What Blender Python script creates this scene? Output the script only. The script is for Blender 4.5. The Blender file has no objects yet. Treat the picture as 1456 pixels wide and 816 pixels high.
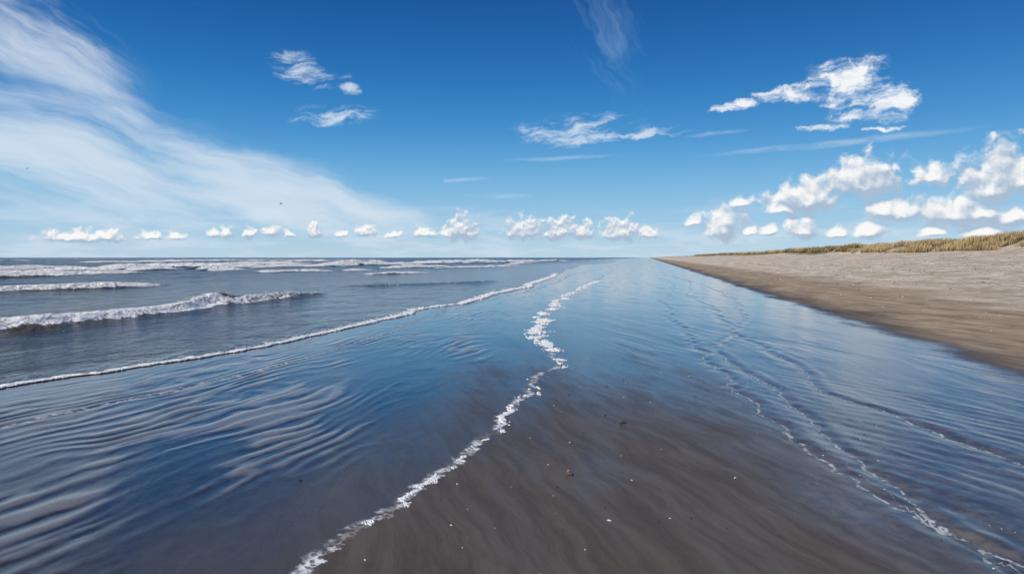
import bpy, math, numpy as np
from mathutils import Vector
rng = np.random.default_rng(7)
scene = bpy.context.scene

# ------------------------------------------------------------------ helpers
PERM = np.random.default_rng(3).random((256, 256)).astype(np.float32)
def vnoise(x, y, seed=0):
    x = np.asarray(x, dtype=np.float64) + seed*17.31; y = np.asarray(y, dtype=np.float64) + seed*9.77
    xi = np.floor(x).astype(np.int64); yi = np.floor(y).astype(np.int64)
    fx = x-xi; fy = y-yi
    fx = fx*fx*fx*(fx*(fx*6-15)+10); fy = fy*fy*fy*(fy*(fy*6-15)+10)
    a = PERM[xi & 255, yi & 255]; b = PERM[(xi+1) & 255, yi & 255]
    c = PERM[xi & 255, (yi+1) & 255]; d = PERM[(xi+1) & 255, (yi+1) & 255]
    return (a*(1-fx)+b*fx)*(1-fy)+(c*(1-fx)+d*fx)*fy
def fbm(x, y, seed=0, octv=4):
    s = 0; a = 0.5; n = 0
    for i in range(octv):
        s = s + a*vnoise(x*2**i, y*2**i, seed+i*3); n += a; a *= 0.5
    return s/n
def sstep(x, a, b):
    t = np.clip((x-a)/(b-a), 0, 1); return t*t*(3-2*t)
def smooth_curve(ys, xs):
    ys = np.array(ys, float); xs = np.array(xs, float)
    ly = np.log(ys)
    g = np.linspace(ly[0], ly[-1], 600)
    v = np.interp(g, ly, xs)
    k = np.hanning(25); k /= k.sum()
    vp = np.pad(v, 12, mode='reflect', reflect_type='odd')
    v = np.convolve(vp, k, mode='valid')
    def f(Y):
        Yc = np.maximum(Y, ys[0])
        r = np.interp(np.log(Yc), g, v)
        return r + np.where(Y > ys[-1], (Y-ys[-1])*0.2, 0)
    return f

def make_mesh(name, verts, quads, attrs=None, smooth=True, mat=None):
    me = bpy.data.meshes.new(name)
    nv = len(verts); nf = len(quads); k = quads.shape[1]
    me.vertices.add(nv); me.vertices.foreach_set("co", verts.astype(np.float32).ravel())
    me.loops.add(nf*k); me.loops.foreach_set("vertex_index", quads.astype(np.int32).ravel())
    me.polygons.add(nf)
    me.polygons.foreach_set("loop_start", (np.arange(nf)*k).astype(np.int32))
    me.polygons.foreach_set("loop_total", np.full(nf, k, np.int32))
    me.polygons.foreach_set("use_smooth", np.full(nf, smooth, bool))
    me.update(calc_edges=True)
    for n, v in (attrs or {}).items():
        at = me.attributes.new(n, 'FLOAT', 'POINT')
        at.data.foreach_set("value", v.astype(np.float32).ravel())
    ob = bpy.data.objects.new(name, me)
    scene.collection.objects.link(ob)
    if mat: me.materials.append(mat)
    return ob
def grid_quads(nr, nc):
    i = np.arange(nr*nc).reshape(nr, nc)
    return np.stack([i[:-1, :-1], i[:-1, 1:], i[1:, 1:], i[1:, :-1]], -1).reshape(-1, 4)
def growing(start, end, s0, k):
    out = [start]
    while out[-1] < end:
        out.append(out[-1]+s0+k*(out[-1]-start))
    return np.array(out)

class NT:
    def __init__(s, tree, dims='3D'): s.t = tree; s.n = tree.nodes; s.l = tree.links; s.dims = dims
    def new(s, typ, **kw):
        nd = s.n.new(typ)
        for k, v in kw.items(): setattr(nd, k, v)
        return nd
    def put(s, sock, v):
        if isinstance(v, bpy.types.NodeSocket): s.l.new(v, sock)
        elif v is not None: sock.default_value = v
    def m(s, op, a, b=None, c=None, clamp=False):
        nd = s.new('ShaderNodeMath', operation=op, use_clamp=clamp)
        for i, v in enumerate((a, b, c)): s.put(nd.inputs[i], v)
        return nd.outputs[0]
    def v(s, op, a, b=None, c=None):
        nd = s.new('ShaderNodeVectorMath', operation=op)
        s.put(nd.inputs[0], a)
        if b is not None: s.put(nd.inputs[1], b)
        if c is not None: s.put(nd.inputs[2], c)
        return nd.outputs['Value'] if op in ('LENGTH', 'DOT_PRODUCT') else nd.outputs[0]
    def ss(s, x, a, b, o0=0.0, o1=1.0):
        nd = s.new('ShaderNodeMapRange', interpolation_type='SMOOTHSTEP')
        for i, v in enumerate((x, a, b, o0, o1)): s.put(nd.inputs[i], v)
        return nd.outputs[0]
    def noise(s, vec, scale, detail=4, rough=0.55, dist=0.0, color=False):
        nd = s.new('ShaderNodeTexNoise', noise_dimensions=s.dims); s.put(nd.inputs['Vector'], vec)
        nd.inputs['Scale'].default_value = scale; nd.inputs['Detail'].default_value = detail
        nd.inputs['Roughness'].default_value = rough; nd.inputs['Distortion'].default_value = dist
        return nd.outputs['Color' if color else 'Fac']
    def voro(s, vec, scale, feature='F1'):
        nd = s.new('ShaderNodeTexVoronoi', feature=feature, voronoi_dimensions=s.dims); s.put(nd.inputs['Vector'], vec)
        nd.inputs['Scale'].default_value = scale
        return nd.outputs['Distance']
    def mix(s, f, a, b):
        nd = s.new('ShaderNodeMix', data_type='RGBA')
        s.put(nd.inputs[0], f)
        for sock, v in ((nd.inputs[6], a), (nd.inputs[7], b)):
            if isinstance(v, tuple) and len(v) == 3: v = (*v, 1)
            s.put(sock, v)
        return nd.outputs[2]
    def attr(s, name):
        nd = s.new('ShaderNodeAttribute'); nd.attribute_name = name
        return nd.outputs['Fac']
    def bump(s, h, strength, dist, normal=None):
        nd = s.new('ShaderNodeBump'); s.put(nd.inputs['Height'], h)
        s.put(nd.inputs['Strength'], strength); nd.inputs['Distance'].default_value = dist
        if normal: s.put(nd.inputs['Normal'], normal)
        return nd.outputs[0]
def new_mat(name):
    m = bpy.data.materials.new(name); m.use_nodes = True
    nt = NT(m.node_tree); b = m.node_tree.nodes['Principled BSDF']
    return m, nt, b

# ------------------------------------------------------------------ shoreline curves (metres; X across, Y away)
sea_f = smooth_curve([2, 5, 8.35, 9.2, 10.1, 10.9, 12.7, 15.7, 20.7, 25.1, 35.3, 59.8, 86, 141, 388],
                     [-8.5, -7.3, -6.26, -5.9, -5.4, -4.85, -4.3, -3.68, -2.73, -1.4, 0.44, 3.8, 6.9, 14.0, 57.0])
foam_f = smooth_curve([2.2, 3.48, 3.85, 4.39, 4.8, 5.67, 6.5, 7.62, 9.2, 10.43, 12.53, 15.2, 18.5, 24.3, 35.3, 60, 120],
                      [-1.2, -1.05, -0.98, -0.74, -0.63, -0.28, -0.087, 0.10, 0.40, 0.74, 0.62, 0.42, 0.90, 1.55, 3.5, 8.0, 17])
rills = [
 smooth_curve([2, 3.71, 4.21, 5.11, 6.64, 8.68, 11.5, 16.5, 25, 60], [3.0, 2.64, 2.48, 2.48, 2.54, 2.75, 3.2, 3.95, 5.5, 12.6]),
 smooth_curve([2, 3.8, 5.67, 8.0, 12, 60], [2.4, 2.55, 2.76, 3.15, 3.5, 13.6]),
 smooth_curve([2, 5.2, 6.64, 8.0, 14.9, 30, 60], [4.2, 3.9, 3.91, 3.73, 4.8, 7.6, 14.5]),
 smooth_curve([2, 5.5, 6.42, 7.4, 8.7, 11.2, 14.7, 18.5, 24, 60], [-6.4, -5.2, -4.81, -4.42, -3.9, -3.2, -2.6, -2.25, -1.3, 5.0]),
]
def sea_edge(Y):
    Y = np.asarray(Y, float)
    L = np.log(np.maximum(Y, 1.0))
    return sea_f(Y) + 0.22*(vnoise(L*9, 3.3, 5)-0.5)*np.clip(Y/12, .5, 3) + 0.08*(vnoise(L*34, 7.3, 6)-0.5)
def foam_line(Y):
    Y = np.asarray(Y, float)
    L = np.log(np.maximum(Y, 1.0))
    return foam_f(Y) + (0.16*(vnoise(L*16, 1.3, 8)-0.5) + 0.12*(vnoise(L*48, 5.1, 9)-0.5) + .05*(vnoise(L*120, 2.1, 10)-.5))*np.clip(Y/8, .5, 3)

def ground_height(X, Y):
    u = X-0.2*Y
    t = sea_edge(Y)-X                      # >0 in the sea
    z = np.where(t > 0, -0.035*np.minimum(t, 60), 0.0)
    ue = 5.4 + 1.3*(fbm(Y*0.07, u*0+2, 21)-0.5)
    up = np.maximum(u-ue, 0)
    z = z + 0.095*up*sstep(up, 0, 1.2)*(up < 50)
    z = np.where(up > 4.5, 0.4275+(np.minimum(up, 27.5)-4.5)*0.077, z)
    ub = 33 + 3.0*(vnoise(Y*0.03, 0.5, 31)-0.5)
    dn = sstep(u, ub, ub+4.5)
    ridge = (0.80+0.9*fbm(Y*0.035, u*0.06, 33)+.6*(fbm(Y*.12, u*.15, 35)-.5))*(1-.45*sstep(Y, 70, 200))
    z = z + dn*ridge - 0.5*sstep(u, ub+7, ub+25)
    dry = sstep(u, ue, ue+2.5)
    z = z + dry*(0.06*(fbm(X*0.9, Y*0.45, 41, 5)-0.5) + 0.30*(fbm(X*0.22, Y*0.10, 45)-0.5)*sstep(u, 8, 16))
    ru = sstep(u, ue+4.0, ue+6.3)
    z = z + ru*(0.07*(fbm(X*2.2, Y*1.4, 51, 4)-0.5))
    return z, u, t, dry

# ------------------------------------------------------------------ ground
uL = -growing(0, 5000, 0.03, 0.035)[::-1]-8.0
uC = np.arange(-8.0, 5.8, 0.026)[1:]
uR = growing(5.8, 5500, 0.03, 0.0105)
U = np.concatenate([uL, uC, uR])
yB = -growing(0, 60, 0.3, 0.15)[::-1]+2.2
yF = [2.2]
while yF[-1] < 7000: yF.append(yF[-1]*1.0088)
Yr = np.concatenate([yB[:-1], np.array(yF)])
UU, YY = np.meshgrid(U, Yr)
XX = UU+0.2*YY
Z, u, t, dry = ground_height(XX, YY)
fd = XX-foam_line(YY)
wet = sstep(-t, 0.25, 0.9)*(1-dry)
# irregular ripple marks under the film
wx = XX+1.5*(fbm(XX*0.45, YY*0.25, 61, 3)-.5)+.34*(fbm(XX*1.7, YY*1.0, 63, 3)-.5)
q = (wx-0.33*YY)/1.05; p = (YY+.33*XX)/1.05
n1 = vnoise(q*4.6, p*1.05, 65); n2 = vnoise(q*9.5+.5*p, p*2.0, 66); n3 = vnoise(q*19, p*3.6, 67)
rid = (1-np.abs(2*n1-1))**2.1
rid2 = (1-np.abs(2*n2-1))**1.7
ph = 2*np.pi*q/0.22 + 7.0*fbm(XX*1.0, YY*0.55, 64, 3)
sn = (0.5+.5*np.sin(ph))**1.8
bal = sstep(fbm(XX*.8, YY*.4, 60, 3), .42, .58)
s = rid*(1-.4*bal)+.80*sn*bal+.42*rid2+.12*n3
patch = sstep(fbm(XX*0.75, YY*0.36, 68, 4), 0.33, 0.55)
patch2 = sstep(fbm(XX*1.6, YY*0.7, 168, 3), 0.25, 0.55)
rip_left = sstep(-fd, 0.35, 1.7)*wet*(0.14+0.86*patch*patch2)*(1-0.75*sstep(YY, 11, 30))
Z = Z + 0.0108*(s-.6)*rip_left
ripc = s*rip_left
Z = Z + 0.010*(fbm(XX*1.1+0.2*YY, YY*0.35, 69, 3)-0.5)*wet
# drainage ridges, right side
rn = fbm(XX*2.0-0.2*YY+.8*fbm(XX*.8, YY*.5, 76, 3), YY*0.30+1.6*fbm(XX*.7, YY*.2, 77, 2), 71, 4)
ridg = 1-np.abs(2*rn-1)
rip_right = sstep(fd, 1.6, 3.2)*wet*(1-.7*sstep(YY, 8, 18))
Z = Z + (ridg-0.75)*0.012*rip_right
rn2 = fbm(XX*2.3+0.55*YY+.6*fbm(XX*.9, YY*.6, 176, 3), YY*0.16, 171, 4)
ridg2 = (1-np.abs(2*rn2-1))**4
Z = Z + (ridg2-0.5)*0.010*sstep(fd, 0.05, 1)*(1-.4*rip_right)*wet*(1-.8*sstep(YY, 10, 20))*sstep(fbm(XX*.7, YY*.4, 178, 3), .36, .6)
cross = np.sin(2*np.pi*(XX*0.75+YY*0.42)/0.17+9*fbm(XX*1.1, YY*.8, 79, 3))
Z = Z + 0.0016*cross*rip_right*sstep(fbm(XX*.9, YY*.5, 81, 3), .47, .60)
rd = np.full(XX.shape, 9.0)
for i, rf in enumerate(rills):
    L = np.log(np.maximum(YY, 1))
    c = rf(YY)+(0.14*(vnoise(L*14, i*5.5, 90+i)-.5)+0.09*(vnoise(L*45, i*3.5, 95+i)-.5))*np.clip(YY/7, .5, 3)
    d = XX-c
    if i < 3:
        Z = Z - 0.009*np.exp(-(d/0.08)**2)*wet + 0.006*np.exp(-((d-0.13)/0.08)**2)*wet
    else: d = d*.30
    rd = np.where(np.abs(d) < np.abs(rd), d, rd)
Z = Z + 0.006*sstep(-fd, -0.01, 0.05)*np.exp(np.minimum(fd, 0)/0.4)*wet
R1 = rills[0](YY)
film_l = 0.35*sstep(-fd, 0.0, 0.05)+0.65*sstep(-fd, 0.2, 1.8)
film_r = sstep(XX-R1+1.4*(fbm(XX*1.2, YY*0.4, 85)-.5), -1.1, 0.6)
film_f = sstep(YY+7*(fbm(XX*1.1, YY*0.35, 86)-.5), 4.6, 12)
film = np.maximum(np.maximum(film_l, film_r), film_f)
V = np.stack([XX, YY, Z], -1).reshape(-1, 3)

gm, nt, b = new_mat("beach_sand")
P = nt.new('ShaderNodeNewGeometry').outputs['Position']
aF, aRp, aFd, aR, aU = nt.attr('film'), nt.attr('ripple'), nt.attr('foam_d'), nt.attr('rill_d'), nt.attr('shore_u')
st = nt.v('MULTIPLY', P, (1.0, 0.28, 1.0))
nBig = nt.noise(st, 1.6, 5, 0.6)
nMid = nt.noise(P, 9, 5, 0.6)
nFine = nt.noise(P, 260, 3, 0.7)
nGr = nt.noise(P, 60, 4, 0.75)
rv = nt.new('ShaderNodeVectorRotate', rotation_type='Z_AXIS'); nt.l.new(P, rv.inputs['Vector']); rv.inputs['Angle'].default_value = math.radians(-16)
sv = nt.v('ADD', nt.v('MULTIPLY', rv.outputs[0], (1, .11, 1)), nt.v('MULTIPLY', nt.noise(P, .8, 3, .5, color=True), (.45, .1, 0)))
strW = nt.noise(sv, 8, 7, .66)
filmv = nt.m('ADD', aF, nt.m('ADD', nt.m('MULTIPLY', nt.m('SUBTRACT', nBig, 0.5), 0.8), nt.m('MULTIPLY', nt.m('SUBTRACT', strW, 0.5), 0.8)), clamp=True)
wetc = nt.mix(nt.ss(strW, .35, .65), (0.062, 0.045, 0.030), (0.104, 0.079, 0.056))
wetc = nt.mix(nt.m('MULTIPLY', nt.ss(nFine, .45, .7), .5), wetc, (0.160, 0.126, 0.094))
wetc = nt.mix(nt.ss(nGr, .60, .72, 0, .45), wetc, (0.03, 0.023, 0.018))
fl = nt.mix(nt.ss(nMid, .35, .7), (0.020, 0.022, 0.027), (0.036, 0.036, 0.038))
fr = nt.mix(nt.ss(nt.m('ADD', nMid, nt.m('SUBTRACT', strW, .5)), .30, .75), (0.055, 0.050, 0.046), (0.130, 0.120, 0.108))
filmc = nt.mix(nt.ss(aFd, -.3, 1.8), fl, fr)
filmc = nt.mix(nt.ss(nt.m('ADD', aRp, nt.m('MULTIPLY', nt.m('SUBTRACT', nMid, .5), .5)), .35, 1.1, 0, .9), filmc, (0.18, 0.175, 0.170))
col = nt.mix(filmv, wetc, filmc)
adn = nt.m('ADD', aU, nt.m('MULTIPLY', nt.m('SUBTRACT', nt.noise(nt.v('MULTIPLY', P, (1, .3, 1)), 0.9, 6, .65), .5), 2.2))
aDs = nt.ss(adn, 4.75, 5.8)
un = nt.m('ADD', aU, nt.m('MULTIPLY', nt.m('SUBTRACT', nt.noise(nt.v('MULTIPLY', P, (1, .25, 1)), 0.7, 6, .65), .5), 5.0))
strk = nt.noise(nt.v('MULTIPLY', P, (1.0, 0.12, 1)), 4, 5, .7)
damp = nt.mix(nt.ss(strk, .35, .65), (0.20, 0.140, 0.088), (0.38, 0.285, 0.19))
light = nt.mix(nt.ss(nt.noise(nt.v('MULTIPLY', P, (1, .4, 1)), 1.1, 6, .7), .38, .62), (0.42, 0.335, 0.240), (0.66, 0.575, 0.455))
mott = nt.noise(nt.v('MULTIPLY', P, (1, .45, 1)), 2.2, 8, .74)
light = nt.mix(nt.ss(mott, .53, .66, 0, .7), light, (0.25, 0.19, 0.13))
light = nt.mix(nt.ss(nGr, .58, .72, 0, .25), light, (0.20, 0.155, 0.115))
dryc = nt.mix(nt.ss(un, 8.4, 11.0), damp, light)
edge = nt.mix(nt.ss(un, 4.8, 7.2), (0.062, 0.045, 0.032), dryc)
col = nt.mix(aDs, col, edge)
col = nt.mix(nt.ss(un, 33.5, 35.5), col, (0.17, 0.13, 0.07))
# foam lace of the swash line
wv = nt.v('ADD', P, nt.v('MULTIPLY', nt.v('SUBTRACT', nt.noise(P, 6, 4, .6, color=True), (.5, .5, .5)), (.09, .09, 0)))
vor = nt.voro(wv, 26); vor2 = nt.voro(wv, 70)
fdw = nt.m('ADD', aFd, nt.m('MULTIPLY', nt.m('SUBTRACT', nt.noise(P, 11, 4, .6), .5), .20))
band = nt.m('MULTIPLY', nt.ss(fdw, -0.095, -0.02), nt.ss(fdw, 0.01, 0.03, 1, 0))
lace = nt.m('ADD', nt.ss(vor, .32, .62), nt.m('MULTIPLY', vor2, .35), clamp=True)
clump = nt.ss(nt.noise(P, 3.2, 3, .6), .40, .58, .15, 1)
foam = nt.m('MULTIPLY', nt.m('MULTIPLY', band, lace), clump)
rdw = nt.m('ABSOLUTE', nt.m('ADD', aR, nt.m('MULTIPLY', nt.m('SUBTRACT', nt.noise(P, 8, 4, .6), .5), .10)))
rb = nt.m('MULTIPLY', nt.ss(rdw, 0.004, 0.022, 1, 0), nt.ss(nt.noise(P, 12, 5, .7), .43, .58))
rb = nt.m('MULTIPLY', nt.m('MULTIPLY', rb, .6), nt.m('SUBTRACT', 1.0, aDs))
foam = nt.m('MAXIMUM', foam, rb)
col = nt.mix(foam, col, (0.72, 0.74, 0.76))
nt.put(b.inputs['Base Color'], col)
ro = nt.m('ADD', nt.m('MULTIPLY', filmv, -0.38), 0.46)
ro = nt.m('ADD', ro, nt.m('MULTIPLY', nt.m('SUBTRACT', nMid, .5), .06))
ro = nt.m('ADD', ro, nt.m('MULTIPLY', nt.ss(aRp, .5, 1.2), .15))
mdf = nt.m('MAXIMUM', aDs, foam)
ro = nt.m('ADD', nt.m('MULTIPLY', ro, nt.m('SUBTRACT', 1.0, mdf)), nt.m('MULTIPLY', mdf, .9))
nt.put(b.inputs['Roughness'], ro)
b.inputs['IOR'].default_value = 1.5
nt.put(b.inputs['Specular IOR Level'], nt.m('ADD', nt.m('MULTIPLY', filmv, .60), nt.m('MULTIPLY', nt.m('SUBTRACT', 1.0, aDs), .28)))
hs = nt.m('ADD', nt.m('MULTIPLY', nt.noise(nt.v('MULTIPLY', P, (1, .35, 1)), 14, 5, .6), .25), nt.m('MULTIPLY', nFine, nt.m('MULTIPLY_ADD', filmv, -.06, .10)))
hs = nt.m('ADD', hs, nt.m('MULTIPLY', strW, nt.m('MULTIPLY_ADD', filmv, -.65, .95)))
hs = nt.m('MULTIPLY', hs, nt.m('SUBTRACT', 1.0, aDs))
hs = nt.m('ADD', hs, nt.m('MULTIPLY', foam, .6))
bn = nt.bump(hs, 0.6, 0.012)
foot = nt.voro(nt.v('ADD', P, nt.v('MULTIPLY', nt.noise(P, 3, 3, .6, color=True), (.35, .35, 0))), 1.7)
hd = nt.m('ADD', nt.m('MULTIPLY', nt.m('SUBTRACT', 1.0, mott), 1.5), nt.m('MULTIPLY', strk, .45))
hd = nt.m('ADD', hd, nt.m('MULTIPLY', nt.m('MULTIPLY', nt.ss(foot, .05, .42), nt.ss(un, 8.5, 12)), .8))
bn2 = nt.bump(nt.m('MULTIPLY', hd, nt.m('MULTIPLY', aDs, nt.ss(un, 6, 12, .25, 1))), 1.0, 0.14, bn)
nt.put(b.inputs['Normal'], bn2)
ground = make_mesh("ground", V, grid_quads(*XX.shape),
    dict(film=film, ripple=ripc, foam_d=np.clip(fd, -3, 3), rill_d=np.clip(rd, -3, 3), shore_u=np.clip(u, -50, 200)), mat=gm)

# ------------------------------------------------------------------ sea
T = growing(0, 7000, 0.03, 0.0105)
Ys = [1.5]
while Ys[-1] < 7000: Ys.append(Ys[-1]*1.0095)
Ys = np.concatenate([np.linspace(-60, 1.4, 40), np.array(Ys)])
TT, SY = np.meshgrid(T, Ys)
SX = sea_edge(SY)-TT
SZ = 0.008+0.03*(1-np.exp(-TT/0.4))
SZ = SZ + 0.026*(fbm(SX*1.3, SY*0.7, 101, 4)-.5)*sstep(TT, .3, 3)*(1-sstep(SY, 80, 200))
amp = 0.22*sstep(TT, 6, 40)
SZ = SZ + amp*(fbm(SX*0.45-0.05*SY, SY*0.16, 105, 5)-.5)*(1-sstep(SY, 500, 1500))
waves = [  # crest polyline (near to far), height, back width, front width, foaminess
 ([(-11.6, 3), (-11.0, 10), (-10.75, 14.2), (-10.1, 18.5), (-9.6, 22.5)], .25, 1.0, .30, .95),
 ([(-9.6, 22.5), (-9.0, 27), (-8.4, 31)], .19, 1.0, .30, .52),
 ([(-29, 18), (-26, 26), (-23.4, 31.7), (-18.7, 39.8)], .30, 1.4, .45, .75),
 ([(-46, 44), (-40, 53.6), (-36, 58)], .36, 1.8, .6, .8),
 ([(-76, 70), (-64, 87), (-62, 98)], .55, 2.2, .8, 1.2),
 ([(-69, 115), (-62, 122)], .40, 2, .8, 1.1),
 ([(-60, 106), (-53, 113), (-46, 121)], .55, 2.4, .9, 1.25),
 ([(-42, 104), (-36, 116), (-29, 126)], .45, 2.4, .9, 1.2),
 ([(-27, 70), (-24, 75), (-20.5, 79)], .24, 1.6, .6, .9),
 ([(-36, 124), (-29, 140), (-20, 158)], .5, 2.4, 1.0, 1.2),
 ([(-38, 160), (-25, 190), (-8, 225), (10, 260), (28, 310)], .6, 3, 1.6, 1.25),
 ([(-2, 150), (4, 175)], .25, 2, 1.0, 1.0),
 ([(-9.6, 36.5), (-6.0, 39.5), (-2.6, 43), (-1.0, 47)], .10, 2.2, .45, .22),
 ([(-14, 60), (-9, 70)], .18, 1.6, .6, .7),
 ([(-12, 92), (-4, 112), (2, 128)], .25, 1.8, .7, 1.0),
 ([(-58, 78), (-50, 84), (-44, 92)], .3, 1.8, .7, 1.0),
]
for i in range(30):
    y0 = 60*math.exp(rng.random()*2.0); e = float(sea_f(np.array(y0)))
    xmin = -0.80*y0; xmax = e-22
    x0 = xmin+(xmax-xmin)*rng.random()
    ln = y0*(.04+.08*rng.random())
    k = .25+.2*rng.random()
    waves.append(([(x0-k*ln, y0-ln), (x0+.1*ln*rng.normal(), y0), (x0+k*ln, y0+ln)], .20+.2*rng.random()+y0*.0004, 1.8+y0*.005, .6+y0*.003, .7+.5*rng.random()))
sf = np.zeros(SX.shape)
brown = np.zeros(SX.shape)
for wi, (pl, H, wb, wf, fo) in enumerate(waves):
    pl = np.array(pl, float); pad = 4*max(wb, wf)
    bx = (SX > pl[:, 0].min()-pad) & (SX < pl[:, 0].max()+pad) & (SY > pl[:, 1].min()-pad) & (SY < pl[:, 1].max()+pad)
    idx = np.nonzero(bx); px = SX[idx]; py = SY[idx]
    if len(px) == 0: continue
    wob = (fbm(px*0.05+wi, py*0.35, 120+wi, 4)-.5)*1.5*wf*2
    px2 = px+wob
    best = np.full(px.shape, 1e9); sg = np.ones(px.shape); al = np.zeros(px.shape)
    seg = np.linalg.norm(np.diff(pl, axis=0), axis=1); tot = seg.sum(); acc = 0
    for k in range(len(pl)-1):
        a = pl[k]; d = pl[k+1]-a; L2 = (d**2).sum()
        tt = ((px2-a[0])*d[0]+(py-a[1])*d[1])/L2; tc = np.clip(tt, 0, 1)
        dd = np.hypot(px2-a[0]-tc*d[0], py-a[1]-tc*d[1])
        cr = d[0]*(py-a[1])-d[1]*(px2-a[0])
        m = dd < best
        best = np.where(m, dd, best); sg = np.where(m, -np.sign(cr), sg); al = np.where(m, (acc+tc*seg[k])/tot, al)
        acc += seg[k]
    sd = best*sg
    if wi == 0: win = sstep(al, -1, -.5)
    elif wi == 1: win = 1-sstep(al, .55, 1.0)
    else: win = sstep(al, 0, .25)*(1-sstep(al, .75, 1))
    hh = H*win*(.7+.6*vnoise(py*0.5, px*0.1, 150+wi))
    prof = np.where(sd < 0, np.exp(-(sd/wb)**2), np.exp(-(sd/wf)**2.6))
    fvar = .55+.9*vnoise(py*.35, px*.1, 190+wi)
    toe = 0.22*np.exp(-((sd-wf*1.5*fvar)/(wf*.6))**2)
    lump = fbm(px*2.3/wf*.3, py*2.0/wf*.3, 170+wi, 4)
    add = hh*(prof+toe*min(fo, 1)*(.5+lump)) + hh*.45*(lump-.5)*(sstep(sd, -.1*wf, .2*wf)*(1-sstep(sd, 1.5*wf, 2.3*wf)))*min(fo, 1)
    SZ[idx] = np.maximum(SZ[idx], SZ[idx]+add)
    f = sstep(sd, -.30*wf, .15*wf)*(1-sstep(sd, 1.2*wf*fvar, 2.0*wf*fvar))*sstep(win, .05, .45)*fo
    sf[idx] = np.maximum(sf[idx], f)
    sf[idx] = np.maximum(sf[idx], .20*np.exp(-np.maximum(-sd, 0)/(wb*1.0))*(sd < 0)*win*min(fo, 1))
    brown[idx] = np.maximum(brown[idx], np.exp(-(sd/(wf*2.5))**2)*win*(1-sstep(py, 50, 120)*.9))
edgef = np.exp(-(TT/0.13)**2)*1.0
edgef = np.maximum(edgef, .40*np.exp(-TT/0.4))
sf = np.maximum(sf, edgef)
SZ = SZ + 0.012*np.exp(-((TT-.09)/.08)**2)*(1-sstep(SY, 60, 150))
sm, nt, b = new_mat("sea_water")
P = nt.new('ShaderNodeNewGeometry').outputs['Position']
aF, aT, aB = nt.attr('foam'), nt.attr('offshore'), nt.attr('sediment')
deep = nt.ss(aT, 1, 35)
wc = nt.mix(deep, (0.014, 0.030, 0.048), (0.006, 0.030, 0.075))
wc = nt.mix(nt.m('MULTIPLY', aB, .9), wc, (0.17, 0.135, 0.075))
warp = nt.v('ADD', P, nt.v('MULTIPLY', nt.v('SUBTRACT', nt.noise(P, 2.5, 4, .6, color=True), (.5, .5, .5)), (.3, .3, 0)))
cell = nt.voro(warp, 7)
fn = nt.m('ADD', nt.m('MULTIPLY', nt.noise(warp, 5, 7, .7), .75), nt.m('MULTIPLY', cell, .45))
fm = nt.ss(nt.m('ADD', aF, nt.m('MULTIPLY', nt.m('SUBTRACT', fn, .52), 1.5)), .44, .68)
fcol = nt.mix(nt.m('MAXIMUM', nt.ss(fn, .3, .7), nt.ss(aT, 20, 50)), (0.50, 0.48, 0.40), (0.88, 0.88, 0.86))
nt.put(b.inputs['Base Color'], nt.mix(fm, wc, fcol))
nt.put(b.inputs['Roughness'], nt.m('ADD', nt.m('MULTIPLY', fm, .7), nt.m('ADD', nt.m('MULTIPLY', deep, .10), .08)))
b.inputs['IOR'].default_value = 1.33
# a choppy distant surface mirrors less of the horizon than a flat sheet does
nt.put(b.inputs['Specular IOR Level'], nt.ss(aT, 6, 60, .5, .13))
w1 = nt.noise(nt.v('MULTIPLY', P, (1.0, .55, 1)), 1.2, 6, .65, .4)
w2 = nt.noise(nt.v('MULTIPLY', P, (1.0, .5, 1)), 6.0, 4, .6, .3)
hb = nt.m('ADD', nt.m('MULTIPLY', w1, nt.m('ADD', nt.m('MULTIPLY', deep, 2.6), .55)), nt.m('MULTIPLY', w2, nt.m('ADD', nt.m('MULTIPLY', deep, .25), .16)))
hb = nt.m('ADD', hb, nt.m('MULTIPLY', fm, nt.m('MULTIPLY', fn, .18)))
nt.put(b.inputs['Normal'], nt.bump(hb, 0.9, 0.35))
make_mesh("sea", np.stack([SX, SY, SZ], -1).reshape(-1, 3), grid_quads(*SX.shape)[:, ::-1],
          dict(foam=sf, offshore=np.clip(TT, 0, 300), sediment=brown), mat=sm)

# ------------------------------------------------------------------ foam bubbles as real lumps
def domes(name, px, py, pz, r, mat, squash=.55, seg=7):
    n = len(px)
    an = np.linspace(0, 2*np.pi, seg, endpoint=False)
    ring0 = np.stack([np.cos(an), np.sin(an), an*0-0.2], -1)
    ring1 = np.stack([.72*np.cos(an+.3), .72*np.sin(an+.3), an*0+.68], -1)
    base = np.concatenate([ring0, ring1, [[0, 0, 1.0]]])
    nv = len(base)
    jit = 1+.25*(rng.random((n, nv, 1))-.5)
    rot = rng.random(n)*6.28; c, s_ = np.cos(rot), np.sin(rot)
    sx = r*(.8+.7*rng.random(n)); sy = r*(.8+.9*rng.random(n))
    bx = base[None, :, 0]*sx[:, None]; by = base[None, :, 1]*sy[:, None]; bz = base[None, :, 2]*(r*squash)[:, None]
    x = bx*c[:, None]-by*s_[:, None]; y = bx*s_[:, None]+by*c[:, None]
    v = np.stack([x, y, bz], -1)*jit + np.stack([px, py, pz], -1)[:, None, :]
    f = []
    for i in range(seg):
        j = (i+1) % seg
        f += [(i, j, seg+j), (i, seg+j, seg+i), (seg+i, seg+j, 2*seg)]
    f = np.array(f)
    F = (f[None]+(np.arange(n)*nv)[:, None, None]).reshape(-1, 3)
    return make_mesh(name, v.reshape(-1, 3), F, mat=mat)
fmat, nt, b = new_mat("foam_bubbles")
P = nt.new('ShaderNodeNewGeometry').outputs['Position']
nt.put(b.inputs['Base Color'], nt.mix(nt.noise(P, 40, 4, .6), (0.58, 0.58, 0.56), (0.88, 0.89, 0.90)))
b.inputs['Roughness'].default_value = .35
n = 30000
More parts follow.
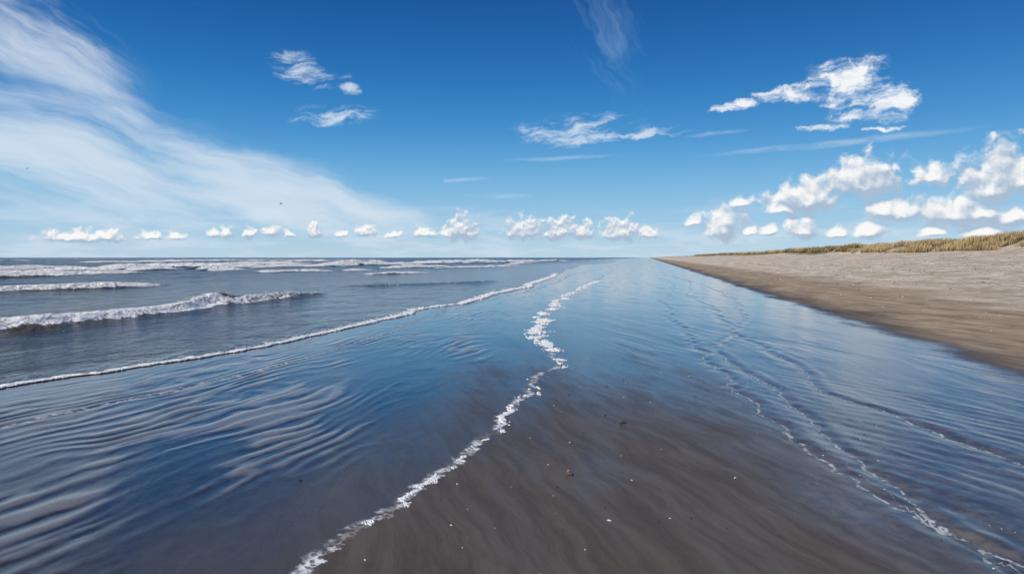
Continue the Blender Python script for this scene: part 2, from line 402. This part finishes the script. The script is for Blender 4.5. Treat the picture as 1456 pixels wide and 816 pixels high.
y = 2.6*np.exp(rng.random(n)*2.9)
L = np.log(y); wvar = .35+1.3*vnoise(L*13, 4.4, 300)
off = rng.normal(0, .030, n)*np.clip(y/7, .7, 3)*wvar-.012
x = foam_line(y)+off
keep = (fbm(x*7, y*5, 201, 3) > .49) & (fbm(x*1.5, y*1.6, 205, 2) > .40)
x, y = x[keep], y[keep]
r = (.003+.009*rng.random(len(x))**2)*np.clip(y/6, .8, 3.0)
z = ground_height(x, y)[0]+.004
domes("swash_foam", x, y, z, r, fmat)
n = 30000
y = 5*np.exp(rng.random(n)*2.6); tt = np.abs(rng.normal(0, .07, n))*np.clip(y/10, .8, 3)-.02
x = sea_edge(y)-tt
keep = fbm(x*5, y*3, 211, 3) > .42
x, y, tt = x[keep], y[keep], tt[keep]
r = (.006+.018*rng.random(len(x))**2)*np.clip(y/10, .8, 3)
domes("shoreline_foam", x, y, np.full(len(x), .012), r, fmat)

# ------------------------------------------------------------------ dune grass
n = 200000
gy = 25*np.exp(rng.random(n)*3.1); gu = 32.5+rng.random(n)**1.3*13
gx = gu+.2*gy
den = fbm(gx*.35, gy*.22, 221, 4)
ub = 33+3.0*(vnoise(gy*0.03, 0.5, 31)-.5)
keep = (gu > ub+1.8*vnoise(gy*.15, 1.1, 225)+2.5*sstep(gy, 90, 220)) & (den > .35+.12*(gu < ub+3.0)+.06*sstep(gy, 100, 250))
gx, gy, den = gx[keep], gy[keep], den[keep]; n = len(gx)
gz = ground_height(gx, gy)[0]
h = (.38+.50*rng.random(n))*(.5+.9*den)*(.6+.8*vnoise(gx*.6, gy*.4, 229)); w = (.010+.00030*gy)
az = rng.random(n)*np.pi; dx, dy = np.cos(az)*w, np.sin(az)*w
lean = h*.35; lx = lean*(.5+.6*rng.normal(0, .6, n)); ly = lean*rng.normal(0, .6, n)
v = np.zeros((n, 5, 3))
v[:, 0] = np.stack([gx-dx, gy-dy, gz-.03], -1); v[:, 1] = np.stack([gx+dx, gy+dy, gz-.03], -1)
v[:, 2] = np.stack([gx-dx*.7+lx*.35, gy-dy*.7+ly*.35, gz+h*.6], -1); v[:, 3] = np.stack([gx+dx*.7+lx*.35, gy+dy*.7+ly*.35, gz+h*.6], -1)
v[:, 4] = np.stack([gx+lx, gy+ly, gz+h], -1)
o = (np.arange(n)*5)[:, None]
F = np.concatenate([np.array([[0, 1, 3]])+o, np.array([[0, 3, 2]])+o, np.array([[2, 3, 4]])+o])
clmp = fbm(gx*.25, gy*.12, 231, 3)
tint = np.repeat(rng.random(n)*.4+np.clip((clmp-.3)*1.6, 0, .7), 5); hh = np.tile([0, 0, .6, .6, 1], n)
gmt, nt, b = new_mat("marram_grass")
ta, th = nt.attr('tint'), nt.attr('hgt')
c1 = nt.mix(nt.ss(ta, .2, .8), (0.050, 0.042, 0.020), (0.21, 0.145, 0.068))  # blade foot tones, darkened: shadow at the grass base put into the colour
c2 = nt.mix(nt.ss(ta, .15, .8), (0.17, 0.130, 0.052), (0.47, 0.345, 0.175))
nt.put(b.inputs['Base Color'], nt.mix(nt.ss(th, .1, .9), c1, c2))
b.inputs['Roughness'].default_value = .7
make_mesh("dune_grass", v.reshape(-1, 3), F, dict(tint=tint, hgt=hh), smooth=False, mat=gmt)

# ------------------------------------------------------------------ shells, pebbles, debris
smt, nt, b = new_mat("shell_bits")
oi = nt.attr('tint')
nt.put(b.inputs['Base Color'], nt.mix(nt.ss(oi, .45, .55), (0.05, 0.04, 0.032), (0.50, 0.46, 0.40)))
b.inputs['Roughness'].default_value = .5
def bits(name, x, y, r, light, squash=.5):
    z = ground_height(x, y)[0]
    ob = domes(name, x, y, z+.0015, r, smt, squash, 6)
    at = ob.data.attributes.new('tint', 'FLOAT', 'POINT')
    at.data.foreach_set('value', np.repeat(light, 13).astype(np.float32))
    return ob
n = 620
y = 3.2*np.exp(rng.random(n)*1.9); x = foam_line(y)+.1+rng.random(n)**1.2*5.0
r = .0020+.008*rng.random(n)**4
bits("shell_fragments", x, y, r, (rng.random(n) > .60)*1.0)
n = 5200
u_ = 6.4+rng.random(n)**.7*22; y = 5*np.exp(rng.random(n)*2.6); x = u_+.2*y
bits("beach_pebbles", x, y, (.007+.022*rng.random(n)**3)*np.clip(y/18, .7, 2.0), (rng.random(n) > .5)*1.0)

def shell(name, x, y, r, col, rot):
    segs, rings = 15, 7
    vs = []
    for j in range(rings+1):
        a = j/rings
        for i in range(segs+1):
            th = math.radians(-62+124*i/segs)
            rr = r*a*(1+.03*math.cos(i*math.pi))
            hgt = r*.55*math.sin(min(1, a)*math.pi*.62+.25)*math.cos(th*.9)*(1 if a > 0 else .4)+.002*math.cos(i*math.pi)*a
            px_, py_ = rr*math.sin(th), rr*math.cos(th)-r*.5
            vs.append((px_, py_, max(hgt*(1-.75*a*a), 0)))
    vs = np.array(vs); c, s_ = math.cos(rot), math.sin(rot)
    vv = np.stack([vs[:, 0]*c-vs[:, 1]*s_+x, vs[:, 0]*s_+vs[:, 1]*c+y, vs[:, 2]+float(ground_height(np.array([x]), np.array([y]))[0][0])+.001], -1)
    m, nt, b = new_mat(name+"_shell")
    P = nt.new('ShaderNodeTexCoord').outputs['Object']
    nt.put(b.inputs['Base Color'], nt.mix(nt.noise(P, 90, 3, .6), tuple(k*.6 for k in col), col)); b.inputs['Roughness'].default_value = .4
    make_mesh(name, vv, grid_quads(rings+1, segs+1), mat=m)
for x, y, r, c, ro_ in [(1.07, 6.6, .060, (.10, .08, .05), .7), (.42, 5.05, .048, (.13, .095, .06), 2.0), (1.62, 4.95, .020, (.7, .66, .6), 1.), (.59, 4.15, .018, (.75, .7, .64), 2.6),
                        (-1.52, 4.9, .022, (.05, .045, .04), .2), (.5, 5.9, .016, (.7, .68, .6), 4.), (.86, 4.9, .014, (.7, .68, .64), 5.)]:
    shell("seashell", x, y, r, c, ro_)

# ------------------------------------------------------------------ gull
def gull(x, y, z, s):
    vs, fs = [], []
    def ring(cx, cz, ry, n=8, off=0):
        for i in range(n):
            a = 2*math.pi*i/n; vs.append((cx, ry*math.cos(a), cz+ry*.9*math.sin(a)))
    for cx, cz, rr in [(-.24, .01, .006), (-.14, 0, .035), (0, 0, .06), (.12, .01, .05), (.19, .03, .03), (.23, .035, .028), (.27, .03, .012), (.31, .02, .003)]: ring(cx, cz, rr)
    for k in range(7):
        for i in range(8): fs.append((k*8+i, k*8+(i+1) % 8, k*8+8+(i+1) % 8, k*8+8+i))
    for sd in (-1, 1):
        o = len(vs)
        for d, cx, zz, ch in [(.03, .03, .02, .08), (.22, .05, .10, .075), (.42, .02, .12, .055), (.62, -.07, .06, .02)]:
            vs.append((cx+ch, sd*d, zz)); vs.append((cx, sd*d, zz+.012)); vs.append((cx-ch, sd*d, zz-.004))
        for k in range(3):
            for i in range(2): fs.append((o+k*3+i, o+k*3+i+1, o+k*3+3+i+1, o+k*3+3+i))
    o = len(vs); vs += [(-.2, -.02, .0), (-.2, .02, .0), (-.32, .06, .0), (-.32, -.06, .0)]; fs.append((o, o+1, o+2, o+3))
    m, nt, b = new_mat("gull_feathers")
    P = nt.new('ShaderNodeTexCoord').outputs['Object']
    nt.put(b.inputs['Base Color'], nt.mix(nt.noise(P, 12, 3), (.10, .10, .11), (.3, .3, .32)))
    me = bpy.data.meshes.new("seagull"); me.from_pydata(vs, [], fs); me.materials.append(m)
    ob = bpy.data.objects.new("seagull", me); scene.collection.objects.link(ob)
    ob.location = (x, y, z); ob.scale = (s, s, s); ob.rotation_euler = (.3, -.1, .5)
gull(-20.3, 60, 6.3, .6)
gull(-42.6, 60, 9.4, .4)

# ------------------------------------------------------------------ sun + sky
SUN_AZ, SUN_EL = math.radians(-128), math.radians(38)
sl = bpy.data.lights.new("sun", 'SUN'); sl.energy = 4.6; sl.angle = math.radians(.5); sl.color = (1, .94, .85)
so = bpy.data.objects.new("sun", sl); scene.collection.objects.link(so)
sdv = Vector((math.sin(SUN_AZ)*math.cos(SUN_EL), math.cos(SUN_AZ)*math.cos(SUN_EL), math.sin(SUN_EL)))
so.rotation_euler = sdv.to_track_quat('Z', 'Y').to_euler(); so.location = (0, 0, 30)

world = bpy.data.worlds.new("World"); scene.world = world; world.use_nodes = True
wt = NT(world.node_tree, '2D')
bg = world.node_tree.nodes['Background']; wout = world.node_tree.nodes['World Output']; world.node_tree.nodes.remove(bg)
sky = wt.new('ShaderNodeTexSky', sky_type='NISHITA', sun_disc=False, sun_elevation=SUN_EL, sun_rotation=SUN_AZ % (2*math.pi),
             air_density=1.0, dust_density=0.0, ozone_density=2.0)
D = wt.new('ShaderNodeTexCoord').outputs['Generated']
sx = wt.new('ShaderNodeSeparateXYZ'); wt.l.new(D, sx.inputs[0])
az = wt.m('ARCTAN2', sx.outputs[0], sx.outputs[1]); el = wt.m('ARCSINE', sx.outputs[2])
cb = wt.new('ShaderNodeCombineXYZ'); wt.l.new(az, cb.inputs[0]); wt.l.new(el, cb.inputs[1]); Pp = cb.outputs[0]
rp = wt.new('ShaderNodeValToRGB'); rp.color_ramp.interpolation = 'B_SPLINE'
wt.put(rp.inputs[0], wt.m('DIVIDE', el, 1.5708, clamp=True))
stops = [(0, (.46, .64, .79)), (.03, (.33, .57, .78)), (.07, (.15, .44, .74)), (.11, (.045, .28, .63)), (.16, (.006, .165, .49)), (.22, (.0, .085, .33)), (.30, (.0, .055, .24)), (.45, (.0, .050, .22)), (1, (.01, .07, .26))]
els = rp.color_ramp.elements
els[0].position = 0; els[0].color = (*stops[0][1], 1); els[1].position = 1; els[1].color = (*stops[-1][1], 1)
for pos, c in stops[1:-1]:
    e_ = els.new(pos); e_.color = (*c, 1)
sc10 = wt.new('ShaderNodeVectorMath', operation='SCALE'); wt.l.new(rp.outputs[0], sc10.inputs[0]); sc10.inputs['Scale'].default_value = 10
clear = wt.mix(.91, sky.outputs[0], sc10.outputs[0])

def ang(a, e):
    A = math.atan(a/1000); return A, math.atan(e/1000*math.cos(A)), math.cos(A)**2, math.cos(A)
CUM = [(-637,27,60,13),(-595,28,26,14),(-528,29,26,10),(-490,29,14,8),(-436,33,12,11),(-418,33,11,14),(-384,33,11,13),(-353,35,14,12),(-327,34,9,10),
 (-289,35,12,17),(-214,35,18,12),(-173,31,12,8),(-127,33,20,11),(-95,33,12,10),(-73,35,25,28),(17,35,29,25),(70,35,28,27),(104,34,18,18),
 (160,33,32,25),(198,32,20,10),(-250,32,10,7)]
CUR = [(268,50,13,12),(311,38,28,40),(345,36,14,10),(378,38,14,12),(424,38,28,22),(393,67,28,12),(337,78,17,13),
 (435,80,50,30),(512,105,56,40),(476,34,18,12),(527,34,22,22),(545,64,24,26),(575,60,26,28),(615,115,30,24),(651,58,58,32),(690,62,30,24),
 (708,98,48,62),(748,108,42,44),(735,58,32,24),(692,32,40,14),(620,33,20,10),(800,60,50,30),(850,100,40,40)]
def field(name, lst, grow, fsc):
    grp = bpy.data.node_groups.new(name, 'ShaderNodeTree')
    grp.interface.new_socket("P", in_out='INPUT', socket_type='NodeSocketVector')
    grp.interface.new_socket("D", in_out='OUTPUT', socket_type='NodeSocketFloat')
    grp.interface.new_socket("S", in_out='OUTPUT', socket_type='NodeSocketFloat')
    g = NT(grp, '2D'); gi = g.new('NodeGroupInput'); go = g.new('NodeGroupOutput'); p = gi.outputs[0]
    gs = g.new('ShaderNodeSeparateXYZ'); g.l.new(p, gs.inputs[0])
    wa = g.m('ADD', g.m('MULTIPLY', gs.outputs[1], .20), .004)
    wnz = g.v('SUBTRACT', g.noise(p, fsc*.6, 5, .55, color=True), (.5, .5, .5))
    sc = g.new('ShaderNodeVectorMath', operation='SCALE'); g.l.new(wnz, sc.inputs[0]); g.l.new(wa, sc.inputs['Scale'])
    pw = g.v('ADD', p, sc.outputs[0])
    cur = None
    for a, e, ra, re in lst:
        A, E, ca2, ca = ang(a, e); ra = ra/1000*ca2*grow; re = re/1000*ca*grow
        q1 = g.v('MULTIPLY_ADD', pw, (1/ra, 1/re, 0), (-A/ra, -E/re, 0))
        q2 = g.v('MAXIMUM', q1, g.v('MULTIPLY', q1, (1, -2.4, 1)))
        ln = g.v('LENGTH', q2)
        cur = ln if cur is None else g.m('SMOOTH_MIN', cur, ln, .3)
    v1 = g.voro(pw, fsc, 'SMOOTH_F1')
    fb = g.noise(pw, fsc*.9, 7, .62)
    den = g.m('ADD', g.m('SUBTRACT', 1.0, cur), g.m('ADD', g.m('MULTIPLY', g.m('SUBTRACT', .36, v1), .6), g.m('MULTIPLY', g.m('SUBTRACT', fb, .5), 1.35)))
    g.l.new(den, go.inputs[0]); g.l.new(cur, go.inputs[1])
    return grp
GL = field("cumulus_low", CUM, 1.18, 95); GR = field("cumulus_tall", CUR, 1.30, 48)
def cum_layer(c, grp, soft, off, k):
    def cum(vec):
        nd = wt.new('ShaderNodeGroup'); nd.node_tree = grp; wt.put(nd.inputs[0], vec); return nd.outputs
    o0 = cum(Pp); o1 = cum(wt.v('ADD', Pp, off)); d0 = o0[0]; d1 = o1[0]
    a = wt.ss(d0, -.06, soft)
    # sunlit crowns, shaded bases: from the density gradient and the smooth envelope gradient
    lit = wt.m('ADD', wt.m('MULTIPLY', wt.m('SUBTRACT', d0, d1), .60), wt.m('MULTIPLY', wt.m('SUBTRACT', o1[1], o0[1]), k))
    lit = wt.ss(lit, -.16, .50)
    return wt.mix(wt.m('MULTIPLY', a, .96), c, wt.mix(lit, (4.0, 5.1, 6.5), (9.7, 9.6, 9.4)))
def ell(pv, a, e, ra, re, rot):
    A, E, c2, c1 = ang(a, e)
    s0 = wt.v('SUBTRACT', pv, (A, E, 0))
    vr = wt.new('ShaderNodeVectorRotate', rotation_type='Z_AXIS'); wt.l.new(s0, vr.inputs['Vector']); vr.inputs['Angle'].default_value = -math.radians(rot)
    return wt.v('LENGTH', wt.v('MULTIPLY', vr.outputs[0], (1000/ra/c2, 1000/re/c1, 0)))
def union(pv, lst, k=.3):
    c = None
    for e_ in lst:
        l_ = ell(pv, *e_); c = l_ if c is None else wt.m('SMOOTH_MIN', c, l_, k)
    return wt.m('SUBTRACT', 1.0, c)
def rotstretch(pv, rot, sxy):
    vr = wt.new('ShaderNodeVectorRotate', rotation_type='Z_AXIS'); wt.l.new(pv, vr.inputs['Vector']); vr.inputs['Angle'].default_value = -math.radians(rot)
    return wt.v('MULTIPLY', vr.outputs[0], (*sxy, 0))
def warpP(scale, amp):
    return wt.v('ADD', Pp, wt.v('MULTIPLY', wt.v('SUBTRACT', wt.noise(Pp, scale, 4, .57, color=True), (.5, .5, .5)), (*amp, 0)))
def sheet(c):
    Pw = warpP(4, (.10, .06))
    m1 = union(Pw, [(-660,150,420,140,-12), (-350,100,330,58,-13), (-240,76,170,30,-10), (-700,300,240,100,-28)])
    s1 = wt.noise(rotstretch(Pw, -13, (1.3, 9)), 3.0, 9, .60, .1)
    s1b = wt.noise(rotstretch(Pw, -32, (1.8, 8)), 4.0, 9, .62, .1)
    hi = wt.ss(el, .17, .27)
    sm_ = wt.new('ShaderNodeMix'); wt.l.new(hi, sm_.inputs[0]); wt.l.new(s1, sm_.inputs[2]); wt.l.new(s1b, sm_.inputs[3])
    a1 = wt.m('ADD', wt.m('MULTIPLY', m1, 1.25), wt.m('MULTIPLY', wt.m('SUBTRACT', sm_.outputs[0], wt.m('ADD', .50, wt.m('MULTIPLY', hi, .07))), 2.3))
    a1 = wt.m('MULTIPLY', wt.ss(a1, -.2, 1.40), wt.ss(m1, 0, .45))
    return wt.mix(wt.m('MULTIPLY', a1, .82), c, (6.9, 7.8, 8.7))
def wisps(c):
    P2 = warpP(22, (.035, .022))
    m2 = union(P2, [(-307,274,66,28,-18), (-235,248,22,16,-40), (-262,207,84,19,3), (95,184,120,30,4), (190,181,90,8,2), (40,180,50,10,0)], .15)
    s2 = wt.noise(rotstretch(P2, 6, (1.0, 4.0)), 20, 8, .66, .1)
    a2 = wt.m('MULTIPLY', wt.ss(wt.m('ADD', m2, wt.m('MULTIPLY', wt.m('SUBTRACT', s2, .54), 3.2)), .0, 1.3), wt.ss(m2, 0, .4))
    return wt.mix(wt.m('MULTIPLY', a2, .78), c, (7.2, 8.1, 9.0))
def torn(c):
    P2 = warpP(26, (.045, .020))
    m3 = union(P2, [(492,262,86,38,6), (560,235,60,26,-20), (410,240,78,18,8), (330,224,58,8,9), (520,206,84,14,-6), (462,190,50,7,-4), (548,190,36,5,2), (500,235,70,24,0)], .2)
    s3 = wt.noise(rotstretch(P2, 4, (1.0, 2.2)), 24, 9, .64, .0)
    a3 = wt.m('MULTIPLY', wt.ss(wt.m('ADD', wt.m('MULTIPLY', m3, 1.2), wt.m('MULTIPLY', wt.m('SUBTRACT', s3, .53), 3.2)), .0, 1.1), wt.ss(m3, 0, .25))
    return wt.mix(wt.m('MULTIPLY', a3, .95), c, wt.mix(wt.ss(s3, .42, .64), (6.2, 7.3, 8.5), (9.5, 9.6, 9.7)))
def trails(c):
    P3 = warpP(14, (.012, .008))
    m4 = union(P3, [(471,167,240,7,2.4)], .05)
    m5 = union(P3, [(75,146,110,4,2), (-90,112,80,5,5), (-20,90,60,6,0), (300,182,60,4,3)], .05)
    s4 = wt.noise(rotstretch(P3, 2, (1, 5)), 16, 5, .6)
    a4 = wt.m('MAXIMUM', wt.m('MULTIPLY', wt.ss(m4, 0, .8), .34), wt.m('MULTIPLY', wt.ss(m5, 0, .9), .26))
    return wt.mix(wt.m('MULTIPLY', a4, wt.ss(s4, .3, .6, .3, 1)), c, (7.0, 8.0, 9.0))
def highw(c):
    Pw = warpP(6, (.10, .08))
    m6 = union(Pw, [(150,330,70,130,18)], .1)
    s6 = wt.noise(rotstretch(Pw, -58, (1.5, 7)), 7, 7, .6, .1)
    a6 = wt.m('MULTIPLY', wt.ss(wt.m('ADD', m6, wt.m('MULTIPLY', wt.m('SUBTRACT', s6, .58), 2.0)), 0, 1.5), .26)
    return wt.mix(a6, c, (5.0, 6.8, 8.8))
def lowhaze(c):
    s7 = wt.noise(wt.v('MULTIPLY', Pp, (1, 6, 0)), 8, 7, .62, .2)
    a7 = wt.m('MULTIPLY', wt.m('MULTIPLY', wt.ss(s7, .42, .68), wt.ss(el, .10, .012)), .6)
    return wt.mix(a7, c, (6.4, 7.5, 8.6))
def BG(c):
    b_ = wt.new('ShaderNodeBackground'); b_.inputs['Strength'].default_value = .1; wt.put(b_.inputs['Color'], c); return b_.outputs[0]
def MS(f, a, b_):
    nd = wt.new('ShaderNodeMixShader'); wt.put(nd.inputs[0], f); wt.l.new(a, nd.inputs[1]); wt.l.new(b_, nd.inputs[2]); return nd.outputs[0]
# the sky is divided in sectors so that each only evaluates the clouds found there
low_left = BG(cum_layer(sheet(lowhaze(clear)), GL, .50, (-.0012, .0040, 0), .9))
low_right = BG(cum_layer(trails(lowhaze(clear)), GR, .52, (-.0030, .0080, 0), .9))
high_left = BG(wisps(sheet(clear)))
high_right = BG(torn(highw(trails(clear))))
low = MS(wt.m('GREATER_THAN', az, .235), low_left, low_right)
mid_c = BG(wisps(trails(highw(clear))))
high = MS(wt.m('GREATER_THAN', az, .265), MS(wt.m('GREATER_THAN', az, -.10), high_left, mid_c), high_right)
s8 = wt.noise(wt.v('MULTIPLY', Pp, (1, 5, 0)), 4, 5, .6, .2)
a8 = wt.m('MULTIPLY', wt.m('MULTIPLY', wt.ss(s8, .50, .75), wt.ss(el, .5, .05)), .6)
rest = BG(wt.mix(a8, clear, (6.8, 7.8, 8.7)))
front = MS(wt.m('GREATER_THAN', el, wt.m('MULTIPLY_ADD', wt.m('GREATER_THAN', az, .235), .075, .075)), low, high)
mask = wt.m('MULTIPLY', wt.m('LESS_THAN', wt.m('ABSOLUTE', az), .95), wt.m('MULTIPLY', wt.m('GREATER_THAN', el, -.01), wt.m('LESS_THAN', el, .62)))
wt.l.new(MS(mask, rest, front), wout.inputs['Surface'])

# ------------------------------------------------------------------ camera
cam = bpy.data.cameras.new("camera"); co = bpy.data.objects.new("camera", cam); scene.collection.objects.link(co)
co.location = (0, 0, 1.6); co.rotation_euler = (math.radians(90), 0, 0)
cam.lens = 24; cam.sensor_width = 36; cam.shift_y = -42/1456; cam.clip_start = .05; cam.clip_end = 20000
scene.camera = co
scene.view_settings.view_transform = 'Standard'; scene.view_settings.look = 'None'; scene.view_settings.exposure = 0
